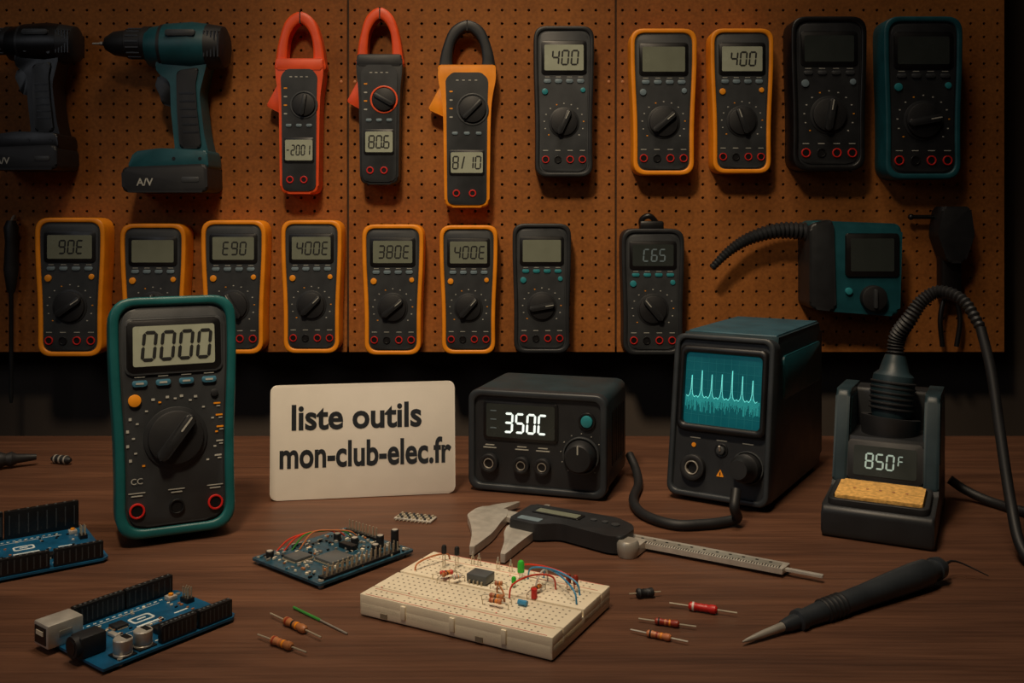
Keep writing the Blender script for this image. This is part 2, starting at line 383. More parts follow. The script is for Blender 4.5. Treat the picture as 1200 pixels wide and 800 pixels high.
meter(N, 600, 670, 262, 414, 'body_dark', 'face', '', 'lcd_dim', 1, 80, ('btn_teal', 'btn_teal'))
meter(N, 728, 803, 268, 416, 'body_dark', 'face', 'C65', 'lcd_dark', 1, -40, ('btn_teal', 'btn_teal'), hook=True, digit='btn')

# front meter on bench
b = B(N); w = .098; h = .188; t = .040
o = outline(w, h, 0); i = outline(w, h, .075*w)
b.ring(o, i, 0, t, 'teal', .25)
b.prism(outline(w, h, .004), t-.012, t, 'teal', 0)
b.prism(i, .003, t-.003, 'face'); b.prism(outline(w, h, .090*w), .001, .004, 'face', .0012)
b.prism(rrect(0, .79*h, .76*w, .24*h, .05*w), -.0006, .002, 'body', .0006)
face_parts(b, w, h, .0005, '0000', 'lcd', 38, ('btn_orange', 'btn_blue'), detail=2, slant=.1, dz=.40, jacks=3, seg_h=.115, asp=.41)
b.text('CC', -.3*w, .235*h, 'mark', -.0001, height=.024*h)
for s_ in (-1, 1): b.box((s_*.026, t-.002, .03), (.006, .008, .03), 'teal', .001)
b.M = Matrix.Translation((0, t-.002, .15)) @ Matrix.Rotation(R(20), 4, 'X')
b.box((0, .003, -.0765), (.05, .004, .143), 'rubber', .001)
b.M = Matrix.Identity(4)
b.build((-.2635, .756, .0070), 25, -9)

# ------------------------------------------------------------------ clamp meters
def clamp(name, cx, py_top, py_bot, shell, jawm, disp, bodyw=48, jaw_w=56, jaw_h=68, sh_w=None, dh=.017, asp=.42, ka=10):
    k = .0012; H = (py_bot-py_top)*k; bw = bodyw*k; b = B(name); t = .032
    jz = H-jaw_h*k; jw = jaw_w*k/2; sw = (sh_w or jaw_w+4)*k/2
    top = H
    oo = [(-jw, jz-.004), (-jw*1.02, jz+.012), (-jw*.88, jz+jaw_h*k*.5), (-jw*.58, jz+jaw_h*k*.85), (0, top), (jw*.58, jz+jaw_h*k*.85), (jw*.88, jz+jaw_h*k*.5), (jw*1.02, jz+.012), (jw, jz-.004), (0, jz-.006)]
    ii = [(-jw*.45, jz+.006), (-jw*.56, jz+.014), (-jw*.50, jz+jaw_h*k*.5), (-jw*.30, jz+jaw_h*k*.7), (0, top-jaw_h*k*.2), (jw*.30, jz+jaw_h*k*.7), (jw*.50, jz+jaw_h*k*.5), (jw*.56, jz+.014), (jw*.45, jz+.006), (0, jz+.002)]
    oo = [(p.x, p.y) for p in catmull(oo[::-1], 6, True)]; ii = [(p.x, p.y) for p in catmull(ii[::-1], 6, True)]
    b.ring(oo, ii, .004, .026, jawm, .25)
    b.prism([(-.0008, top-jaw_h*k*.21), (.0008, top-jaw_h*k*.21), (.0008, top+.0004), (-.0008, top+.0004)], .0035, .026, 'black')
    P = [(-bw*.47, 0), (bw*.47, 0), (bw*.5, jz*.75), (sw, jz-.012), (sw, jz+.008), (-sw, jz+.008), (-sw, jz-.012), (-bw*.5, jz*.75)]
    rad = [.012, .012, .03, .006, .004, .004, .006, .03]
    b.prism(rpoly(P, rad), 0, t, shell, .003, 3, True)
    if shell != 'yellow': b.prism(rpoly([(-sw*.98, jz-.004), (sw*.98, jz-.004), (jw, jz+.012), (-jw, jz+.012)], .003), -.001, t-.002, jawm if shell == 'orange' else 'body_dark', .002, 2)
    Q = [(-bw*.41, .004), (bw*.41, .004), (bw*.43, jz*.75), (bw*.45, jz-.012), (bw*.3, jz-.003), (-bw*.3, jz-.003), (-bw*.45, jz-.012), (-bw*.43, jz*.75)]
    b.prism(rpoly(Q, [.01, .01, .02, .006, .004, .004, .006, .02]), -.0015, .004, 'face', .0008)
    b.prism(rpoly([(-sw-.015, jz-.054), (-bw*.45, jz-.066), (-bw*.42, jz-.020), (-sw+.004, jz-.018)], [.003, .003, 0, .004]), .008, .026, 'orange' if shell != 'yellow' else 'yellow', .002, 2, True)
    y = -.0015
    dz = jz-.054*(H/.26); dx = .12*bw
    b.ring(circ(dx, dz, bw*.34), circ(dx, dz, bw*.30), y-.0010, y+.001, 'orange' if shell == 'body_dark' else 'body')
    b.cyl((dx, y, dz), (dx, y-.004, dz), bw*.28, 'rubber', bev=.001)
    M0 = b.M.copy(); b.M = Matrix.Translation((dx, 0, dz)) @ Matrix.Rotation(R(ka), 4, 'Y')
    b.prism(rrect(0, 0, .006, bw*.52, .002), y-.0075, y-.002, 'body_dark', .001); b.M = M0
    for q in range(4): b.prism(rrect(-bw*.33, jz-.03-q*.012, .005, .002, .0008, 1), y-.0004, y, 'mark' if q % 2 else 'btn_orange')
    for q in range(4): b.prism(rrect(-bw*.2+q*bw*.13, jz-.014, .004, .0014, .0005, 1), y-.0003, y, 'mark')
    for q in (-.25, 0, .25): b.prism(rrect(q*bw, dz-bw*.5, .008, .004, .0015), y-.0012, y+.001, 'btn', .0003)
    lz = .058*(H/.26)+.004
    b.prism(rrect(0, lz, bw*.74, .036, .003), y-.001, y+.001, 'black', .0004)
    b.prism(rrect(0, lz, bw*.67, .029, .002), y-.0013, y-.0007, 'lcd')
    b.seg7(disp, -.0012 if len(disp) > 4 else 0, lz, dh, 'ink', y-.0016, .05, th=.12, asp=asp, gap=.2)
    for q in (-.22, .12):
        b.ring(circ(q*bw, .02, .0052), circ(q*bw, .02, .0034), y-.0012, y+.001, 'red'); b.cyl((q*bw, y+.0005, .02), (q*bw, y-.0005, .02), .0034, 'black')
    b.prism(rrect(0, H*.3, .02, .012, .003), t-.001, t+.0005, 'black')
    b.build(((cx-600)*k, WY-t, .26-(py_bot-250)*k))
clamp('clamp_meter', 350, 12, 227, 'orange', 'orange', '-2001', 48, 56, 66, 56, dh=.0135, asp=.33, ka=10)
clamp('clamp_meter', 444, 7, 216, 'body_dark', 'orange', '80.6', 48, 52, 66, 54, ka=-60)
clamp('clamp_meter', 547, 22, 243, 'yellow', 'body_dark', '8/10', 56, 64, 60, 68, ka=45)

# ------------------------------------------------------------------ drills
def drill(cx, cy_top, k, body, grip):
    b = B('cordless_drill')
    def X(px): return (px-190)*k
    def Z(py): return (225-py)*k
    yc = .036
    zc = Z(54)
    b.lathe((X(266), yc, zc), (X(110), yc, zc), [(0, 18*k), (3*k, 24*k), (22*k, 27*k)], grip, 28)
    for q in range(5): b.box((X(262-q*4), yc, zc), (1.6*k, 48*k+.001, 30*k), 'black')
    b.lathe((X(245), yc, zc), (X(110), yc, zc), [(0, 27*k), (18*k, 29*k), (50*k, 27*k), (51*k, 25.5*k), (62*k, 24*k), (70*k, 22*k)], body, 28)
    b.lathe((X(196), yc, zc), (X(110), yc, zc), [(0, 26.4*k), (5*k, 26.2*k)], grip, 28)
    b.lathe((X(178), yc, zc+4*k), (X(110), yc, zc+4*k), [(0, 20*k), (8*k, 20*k), (9*k, 18*k), (28*k, 17.5*k), (29*k, 16*k), (44*k, 14*k), (54*k, 8*k), (55*k, 3*k), (58*k, 2.4*k)], 'rubber', 24)
    for q in range(16):
        a = 2*math.pi*q/16; b.box((X(160), yc+math.cos(a)*17.6*k, zc+4*k+math.sin(a)*17.6*k), (15*k, 1.6*k, 1.6*k), 'body_dark')
    b.lathe((X(125), yc, zc+4*k), (X(108), yc, zc+4*k), [(0, 2.6*k), (8*k, 2.4*k), (9*k, 1.4*k), (17*k, 1.2*k)], 'steel', 12)
    b.prism(rpoly([(X(190), Z(62)), (X(186), Z(84)), (X(204), Z(96)), (X(205), Z(130)), (X(210), Z(176)), (X(203), Z(184)), (X(250), Z(184)), (X(244), Z(160)), (X(238), Z(110)), (X(247), Z(74)), (X(240), Z(60))], .008), yc-.018, yc+.018, body, .009, 4, True)
    b.prism(rpoly([(X(212), Z(84)), (X(213), Z(130)), (X(216), Z(174)), (X(241), Z(174)), (X(236), Z(130)), (X(234), Z(100)), (X(238), Z(80))], .006), yc-.021, yc+.021, grip, .004, 3, True)
    for q in range(6): b.prism(rrect(X(224+q), Z(110+q*9), 18*k, 2*k, .001, 2), yc-.0216, yc-.020, 'black')
    b.prism(rpoly([(X(206), Z(84)), (X(188), Z(88)), (X(184), Z(100)), (X(190), Z(112)), (X(192), Z(122)), (X(208), Z(126))], .004), yc-.010, yc+.010, 'black', .003, 2, True)
    b.prism(rpoly([(X(158), Z(198)), (X(166), Z(178)), (X(196), Z(174)), (X(250), Z(176)), (X(252), Z(198))], .006), yc-.030, yc+.030, body, .004, 3, True)
    b.prism(rpoly([(X(154), Z(225)), (X(153), Z(196)), (X(251), Z(192)), (X(252), Z(225))], .008), yc-.034, yc+.034, 'rubber', .004, 3, True)
    b.text('A/V', X(180), Z(213), 'mark', yc-.0344, width=19*k, bold=.02)
    b.prism(rrect(X(232), Z(210), 20*k, 6*k, .002), yc-.0347, yc-.03, 'body', .0003)
    b.prism(rrect(X(220), Z(42), 34*k, 7*k, .003), yc-29.5*k, yc-24*k, 'body', .0005)
    for sx_, sz_ in ((205, 66), (236, 68), (212, 186), (242, 186)): b.cyl((X(sx_), yc-.019 if sz_ < 100 else yc-.029, Z(sz_)), (X(sx_), yc-.0305 if sz_ > 100 else yc-.0255, Z(sz_)), .0024, 'black', n=12)
    b.cyl((X(225), yc+.015, Z(88)), (X(225), .0695, Z(88)), .004, 'steel')
    b.build(((cx-600)*.0012, WY-.0700, .26-(cy_top-250)*.0012))
drill(190, 226, .0012, 'teal_dark', 'rubber')
drill(26, 200, .00104, 'black', 'body_dark')

# ------------------------------------------------------------------ hot air tool w/ hose on wall
b = B('hot_air_gun'); k = .0012
def wx(p): return (p-1000)*k
def wz(p): return (370-p)*k
b.prism(rpoly([(wx(948), wz(362)), (wx(1050), wz(370)), (wx(1053), wz(262)), (wx(945), wz(258))], .012), 0, .05, 'teal_dark', .006, 3, True)
b.prism(rpoly([(wx(944), wz(360)), (wx(975), wz(364)), (wx(972), wz(256)), (wx(944), wz(262))], .01), -.004, .05, 'body_dark', .004, 3)
b.prism(rrect(wx(1017), wz(298), 62*k, 50*k, .004), -.003, .002, 'black', .001)
b.prism(rrect(wx(1017), wz(298), 50*k, 38*k, .002), -.0035, -.0025, 'lcd_dark')
b.cyl((wx(1018), .001, wz(348)), (wx(1018), -.010, wz(348)), .018, 'rubber', bev=.002)
b.prism(rrect(wx(1018), wz(348), .004, .026, .001), -.014, -.008, 'body', .0005)
b.cyl((wx(990), .001, wz(340)), (wx(990), -.004, wz(340)), .005, 'btn_teal', bev=.001)
P = catmull([(wx(952), .02, wz(272)), (wx(915), .02, wz(270)), (wx(880), .018, wz(279)), (wx(855), .016, wz(294)), (wx(834), .014, wz(314))], 14)
n_ = len(P)
rr = [(.014-.0085*(i/(n_-1)))*(1 if i % 2 else .78) for i in range(n_)]
b.tube(P, rr, 'body_dark', 14, raw=True)
b.build((.4*1.2, WY-.05, .26-(370-250)*k))

b = B('test_lead_rack')
b.box((0, .012, .0), (.03, .023, .13), 'black', .006)
b.cyl((-.055, .01, .055), (.03, .01, .055), .003, 'black'); b.ball((-.055, .01, .055), .0045, 'black')
b.prism(rpoly([(-.02, .07), (.02, .07), (.026, .03), (.012, -.01), (-.012, -.01), (-.026, .03)], .006), -.012, .02, 'rubber', .004, 2, True)
for s_ in (-1, 1): b.tube([(s_*.006, .01, -.05), (s_*.014, .008, -.09), (s_*.01, .01, -.13)], .0035, 'black')
b.build((.625, WY-.024, .2))
b = B('screwdriver')
b.lathe((0, .012, .06), (0, .012, -.3), [(0, .006), (.01, .010), (.03, .008), (.07, .010), (.1, .006), (.105, .003), (.25, .003), (.26, .002)], 'rubber', 16)
b.tube([(0, .012, .058), (0, .02, .066), (0, .025, .062)], .002, 'steel')
b.build((-.715, WY-.027, .19))

# ------------------------------------------------------------------ card
b = B('text_sign_card'); w = .168; h = .103
b.prism(rrect(w/2, h/2, w, h, .006), 0, .0022, 'card', .0005)
b.text('liste outils', .078, .0735, 'cardink', -.0002, width=.118, height=.0235, bold=.028)
b.text('mon-club-elec.fr', .0865, .040, 'cardink', -.0002, width=.156, height=.0245, bold=.028)
b.M = Matrix.Translation((w/2, .0022, .07)) @ Matrix.Rotation(R(18), 4, 'X')
b.box((0, .001, -.035), (.03, .0015, .072), 'card')
b.build((-.2185, .8655, .0006), 9, -4)

# ------------------------------------------------------------------ soldering station (middle)
b = B('bench_power_supply'); w = .130; d = .105; h = .095
b.box((w/2, d/2+.002, h/2+.002), (w, d-.004, h-.004), 'scope_case', .008, 3)
b.box((w/2, d/2+.006, h-.004), (w*.9, d*.85, .007), 'teal_top', .003)
o = rrect(w/2, h/2+.001, w+.002, h-.001, .010); i = rrect(w/2, h/2+.001, w-.010, h-.013, .007)
b.ring(o, i, -.003, .008, 'slate', .2)
b.prism(i, .0005, .004, 'body_dark')
def fx(f): return f*w
b.prism(rrect(fx(.38), .067, .072, .036, .003), -.001, .003, 'black', .0006)
b.prism(rrect(fx(.38), .067, .066, .031, .002), -.0013, -.0005, 'lcd_dark')
b.seg7('350C', fx(.42), .0655, .017, 'glow_white', -.0018, .05, th=.12, asp=.42, gap=.22)
for q in range(3): b.prism(rrect(fx(.18), .060+q*.008, .006, .0008, .0003, 1), -.0016, -.001, 'btn')
b.cyl((fx(.865), .002, .071), (fx(.865), -.003, .071), .0055, 'btn_teal', bev=.001)
b.ring(circ(fx(.865), .071, .008), circ(fx(.865), .071, .0058), -.0015, .002, 'black')
b.lathe((fx(.825), .002, .040), (fx(.825), -.03, .040), [(0, .0165), (.003, .0165), (.0035, .0145), (.016, .0132), (.018, .0115)], 'rubber', 32)
b.ring(circ(fx(.825), .040, .0168, 32), circ(fx(.825), .040, .0156, 32), -.0035, .002, 'body')
b.prism(rrect(fx(.825), .048, .0012, .008, .0004, 1), -.0163, -.0155, 'mark')
for q in range(11):
    a = R(-50+q*28); b.prism(rrect(fx(.825)+math.cos(a)*.0195, .040+math.sin(a)*.0195, .0010, .0010, .0004, 1), -.0002, .0005, 'mark')
for q, rd in ((.15, .0088), (.39, .0078), (.545, .0078)):
    b.ring(circ(fx(q), .027, rd), circ(fx(q), .027, rd*.62), -.005, .002, 'rubber'); b.cyl((fx(q), .002, .027), (fx(q), -.003, .027), rd*.45, 'black')
    b.ring(circ(fx(q), .027, rd*.55), circ(fx(q), .027, rd*.45), -.0045, .002, 'steel')
    b.prism(rrect(fx(q), .041, .013, .0009, .0003, 1), -.0001, .0006, 'mark'); b.prism(rrect(fx(q), .0435, .009, .0009, .0003, 1), -.0001, .0006, 'mark')
for q in range(9): b.box((w, .03+q*.007, .05), (.0014, .003, .05), 'black')
for x in (.015, w-.015):
    for y in (.015, d-.015): b.cyl((x, y, 0), (x, y, .004), .007, 'rubber')
b.build((-.0394, .905, .0), -17)

# ------------------------------------------------------------------ oscilloscope
b = B('oscilloscope'); w = .092; d = .19; h = .148; lean = R(9)
b.prism(rpoly([(.006, .005), (d, .005), (d, h), (.029, h)], .010), .0015, w-.0015, 'scope_case', .006, 3, True, 'X')
b.prism(rpoly([(.05, h-.012), (d-.004, h-.012), (d-.004, h+.0015), (.04, h+.0015)], .004), .004, w-.004, 'teal_top', .003, 2, True, 'X')
b.prism(rpoly([(.05, .09), (d-.012, .09), (d-.012, h-.018), (.05, h-.018)], .006), -.0005, w+.0005, 'teal_dark', .001, 2, True, 'X')
b.M = Matrix.Translation((0, .001, .004)) @ Matrix.Rotation(-lean, 4, 'X')
hh = .146
o = rrect(w/2, hh/2, w+.002, hh, .009); i = rrect(w/2, hh/2, w-.008, hh-.010, .006)
b.ring(o, i, -.004, .014, 'slate', .25)
b.prism(i, .0, .01, 'body_dark')
o = rrect(.047, .097, .082, .077, .006); i = rrect(.047, .097, .072, .064, .004)
b.ring(o, i, -.007, .004, 'black', .3)
b.prism(rrect(.047, .097, .074, .066, .004), -.002, .002, 'scope_screen')
for q in range(1, 10): b.prism(rrect(.0115+q*.0071, .097, .0003, .063, .0001, 1), -.0022, -.002, 'scope_grid')
for q in range(1, 8): b.prism(rrect(.047, .0655+q*.0079, .071, .0003, .0001, 1), -.0022, -.002, 'scope_grid')
pts = []
rw = random.Random(3)
for q in range(7):
    x0 = .0175+q*.0095; hgt = (.019, .024, .021, .022, .026, .022, .019)[q]
    pts += [(x0-.0046, .0900), (x0-.0030, .0888), (x0-.0014, .0912), (x0-.0005, .096), (x0-.0001, .089+hgt), (x0+.0001, .089+hgt), (x0+.0006, .0955), (x0+.0014, .0910), (x0+.0030, .0888), (x0+.0046, .0900)]
b.strip(pts, .0005, -.0026, 'scope_trace')
for q in range(118):
    xx = .0125+q*.000588; ph = abs(((xx-.0175)/.0095+.5) % 1-.5)
    a_ = .0895+.006*max(0, 1-ph*5)*rw.uniform(.6, 1); c_ = .0885-rw.uniform(.002, .013)
    b.prism(rrect(xx, (a_+c_)/2, .00026, a_-c_, .0001, 1), -.0024, -.0022, 'scope_haze')
b.ring(circ(.023, .026, .0115), circ(.023, .026, .0065), -.006, .002, 'rubber'); b.cyl((.023, .002, .026), (.023, -.003, .026), .0045, 'black'); b.ring(circ(.023, .026, .0062), circ(.023, .026, .0052), -.0065, 0, 'steel')
b.cyl((.022, .001, .046), (.022, -.001, .046), .0020, 'btn_orange')
b.cyl((.048, .001, .044), (.048, -.004, .044), .0038, 'body', bev=.001); b.ring(circ(.048, .044, .0062), circ(.048, .044, .0044), -.001, .002, 'black')
b.cyl((.048, -.004, .044), (.048, -.0065, .048), .001, 'silver')
b.prism(rpoly([(.0445, .021), (.0515, .021), (.048, .0275)], .001), -.0006, 0, 'btn_orange'); b.prism(rrect(.048, .0235, .001, .003, .0003, 1), -.0009, -.0005, 'ink')
for q in (.023, .048, .072): b.prism(rrect(q, .0525, .010, .0009, .0003, 1), -.0004, 0, 'mark')
b.ring(circ(.073, .032, .0145), circ(.073, .032, .0135), -.003, .002, 'body')
b.lathe((.073, .002, .032), (.073, -.05, .032), [(0, .0128), (.014, .0125), (.016, .0105), (.022, .0095), (.03, .008)], 'rubber', 28)
b.M = Matrix.Identity(4)
for x in (.012, w-.012):
    for y in (.02, d-.02): b.cyl((x, y, 0), (x, y, .007), .007, 'rubber')
b.build((.143, .880, 0), -32)

b = B('power_cable')
b.tube([(.1865, .799, .030), (.183, .790, .018), (.187, .797, .0075), (.180, .797, .0048), (.160, .790, .0045), (.133, .789, .0045), (.112, .815, .0045), (.108, .855, .0045), (.119, .905, .0045), (.121, .935, .010), (.117, .955, .02)], .0042, 'rubber', 12, 10)
b.build()

# ------------------------------------------------------------------ soldering station right
b = B('soldering_station'); w = .084
b.prism(rpoly([(0, 0), (.155, 0), (.155, .034), (.062, .034), (.052, .028), (.0, .025)], [.005, .003, .003, .002, .002, .006]), 0, w, 'body_dark', .004, 3, True, 'X')
b.M = Matrix.Translation((0, 0, .0258)) @ Matrix.Rotation(R(3.3), 4, 'X') @ FLAT
b.ring(rrect(w/2, .031, .076, .054, .006), rrect(w/2, .031, .068, .046, .005), -.0045, .001, 'rubber')
b.prism(rrect(w/2, .031, .066, .043, .003), -.0065, .001, 'sponge', .0015)
for q in range(5): b.cyl((.022+q*.010, -.006, .031), (.022+q*.010, -.0068, .031), .0012, 'resistor', n=10)
b.M = Matrix.Identity(4)
fr = [(.058, .03), (.155, .03), (.155, .068), (.072, .068)]
b.prism(fr, .008, w-.008, 'body_dark', .002, 2, True, 'X')
for x0, x1 in ((0, .012), (w-.012, w)):
    b.prism(rpoly([(.056, .028), (.155, .028), (.150, .104), (.080, .106)], .006), x0, x1, 'scope_case', .003, 3, True, 'X')
    b.prism(rpoly([(.068, .05), (.145, .05), (.142, .097), (.086, .098)], .005), x0-.0006, x1+.0006, 'teal_dark', .001, 1, True, 'X')
b.prism(rpoly([(.118, .06), (.152, .06), (.150, .102), (.122, .102)], .004), .01, w-.01, 'body_dark', .002, 2, True, 'X')
b.M = Matrix.Translation((0, .058, .03)) @ Matrix.Rotation(-math.atan2(.014, .038), 4, 'X')
b.prism(rrect(w/2, .0205, .060, .034, .003), -.003, .003, 'rubber', .001)
b.prism(rrect(w/2, .020, .050, .025, .002), -.0035, -.002, 'lcd_dark')
b.seg7('850', w/2-.0040, .020, .0120, 'glow_dim', -.0039, .04, th=.12, asp=.45); b.seg7('F', w/2+.0125, .0218, .0080, 'glow_dim', -.0039, .04, asp=.45)
b.M = Matrix.Identity(4)
p0 = Vector((.040, .094, .036)); ax = (Vector((.046, .106, .130))-p0).normalized()
b.lathe(p0, p0+ax, [(0, .018), (.020, .022), (.044, .0245), (.046, .0245), (.046, .019), (.040, .018)], 'rubber', 28)
b.lathe(p0+ax*.03, p0+ax, [(0, .012), (.02, .0165), (.040, .0185), (.052, .0170), (.056, .0125), (.064, .0105), (.070, .0085)], 'scope_case', 28)
for q in range(6): b.lathe(p0+ax*(.052+q*.0045), p0+ax, [(0, .0178), (.0008, .0191), (.0018, .0191), (.0026, .0178)], 'rubber', 28)
RZ = Matrix.Translation((.249, .774, 0)) @ Matrix.Rotation(R(-27), 4, 'Z')
q0 = RZ @ (p0+ax*.098)
b.M = RZ.inverted()
P = catmull([tuple(q0), (q0.x+.002, q0.y+.0, q0.z+.018), (.347, .838, .168), (.357, .835, .184), (.370, .83, .1925), (.383, .815, .186), (.3905, .80, .165)], 12)
n_ = len(P); rr = [(.0082-.0034*(i/(n_-1)))*(1.0 if i % 2 else .78) for i in range(n_)]
b.tube(P, rr, 'rubber', 14, raw=True)
b.tube([(.3905, .80, .165), (.392, .785, .13), (.389, .765, .085), (.384, .74, .04), (.379, .715, .012), (.384, .698, .0048), (.42, .69, .0046), (.52, .70, .0046)], .0041, 'rubber', 12, 10)
b.build((.249, .774, 0), -27)
b = B('mains_cable')
b.tube([(.3985, .874, .018), (.410, .868, .010), (.425, .850, .0046), (.445, .815, .0046), (.50, .77, .0046), (.60, .76, .0046)], .0042, 'rubber', 12, 10)
b.build()

# ------------------------------------------------------------------ caliper
b = B('digital_caliper'); b.M = FLAT.copy()
b.prism(rpoly([(-.004, -.0085), (.250, -.0085), (.252, .006), (-.004, .008)], .001), -.0085, -.0045, 'silver', .0004)
b.prism(rrect(.262, -.002, .03, .0035, .0005, 1), -.0075, -.0055, 'silver', .0002)
b.prism(rrect(.19, -.0012, .115, .007, .001, 2), -.0088, -.0084, 'steel')
for q in range(56): b.prism([(.137+q*.002, -.0082), (.1374+q*.002, -.0082), (.1374+q*.002, -.0082+(.0045 if q % 5 == 0 else .0026)), (.137+q*.002, -.0082+(.0045 if q % 5 == 0 else .0026))], -.0090, -.0086, 'ink')
for q in range(11): b.prism(rrect(.1392+q*.010, .0004, .0022, .0018, .0003, 1), -.0090, -.0086, 'ink')
b.prism(rpoly([(-.010, .007), (.012, .008), (.020, -.006), (.024, -.022), (.033, -.050), (.0375, -.084), (.0345, -.086), (.020, -.060), (.004, -.038), (-.010, -.022), (-.013, -.004)], [.003, .001, .003, .004, .01, .001, .001, .01, .01, .004, .004]), -.0095, -.0030, 'silver', .0008, 2)
b.prism(rpoly([(-.010, .006), (.006, .006), (.009, .034), (.006, .034), (-.006, .018)], [.001, .001, .0005, .0005, .006]), -.0085, -.0045, 'steel', .0005)
b.prism(rpoly([(.036, -.015), (.058, -.02), (.060, -.034), (.062, -.055), (.066, -.086), (.0625, -.087), (.050, -.060), (.040, -.045), (.034, -.030)], [.001, .001, .003, .01, .001, .001, .01, .006, .002]), -.0095, -.0030, 'silver', .0008, 2)
b.prism(rpoly([(.030, .006), (.044, .006), (.036, .040), (.032, .040), (.028, .022)], [.001, .001, .0005, .0005, .006]), -.0085, -.0045, 'steel', .0005)
b.prism(rpoly([(.034, .013), (.110, .015), (.128, .006), (.134, -.004), (.134, -.026), (.124, -.030), (.078, -.022), (.062, -.034), (.036, -.032)], [.004, .004, .006, .004, .005, .006, .006, .006, .005]), -.0165, -.0035, 'body_dark', .002, 3)
b.prism(rrect(.066, -.002, .044, .013, .002), -.0172, -.016, 'black', .0003); b.prism(rrect(.066, -.002, .038, .009, .001), -.0175, -.017, 'lcd_dim')
for q in (.098, .108): b.cyl((q, -.016, -.002), (q, -.0175, -.002), .0026, 'body')
b.cyl((.118, -.016, -.004), (.118, -.0175, -.004), .0035, 'body')
b.prism(rrect(.052, -.024, .02, .008, .001), -.0169, -.016, 'btn')
b.lathe((.137, -.002, -.023), (.137, -.02, -.023), [(0, .0075), (.004, .0085), (.010, .0085), (.012, .007)], 'steel', 24)
b.prism(rrect(.139, -.014, .012, .02, .002), -.010, -.003, 'silver', .0008)
b.build((-.018, .819, -.0018), -30.7)

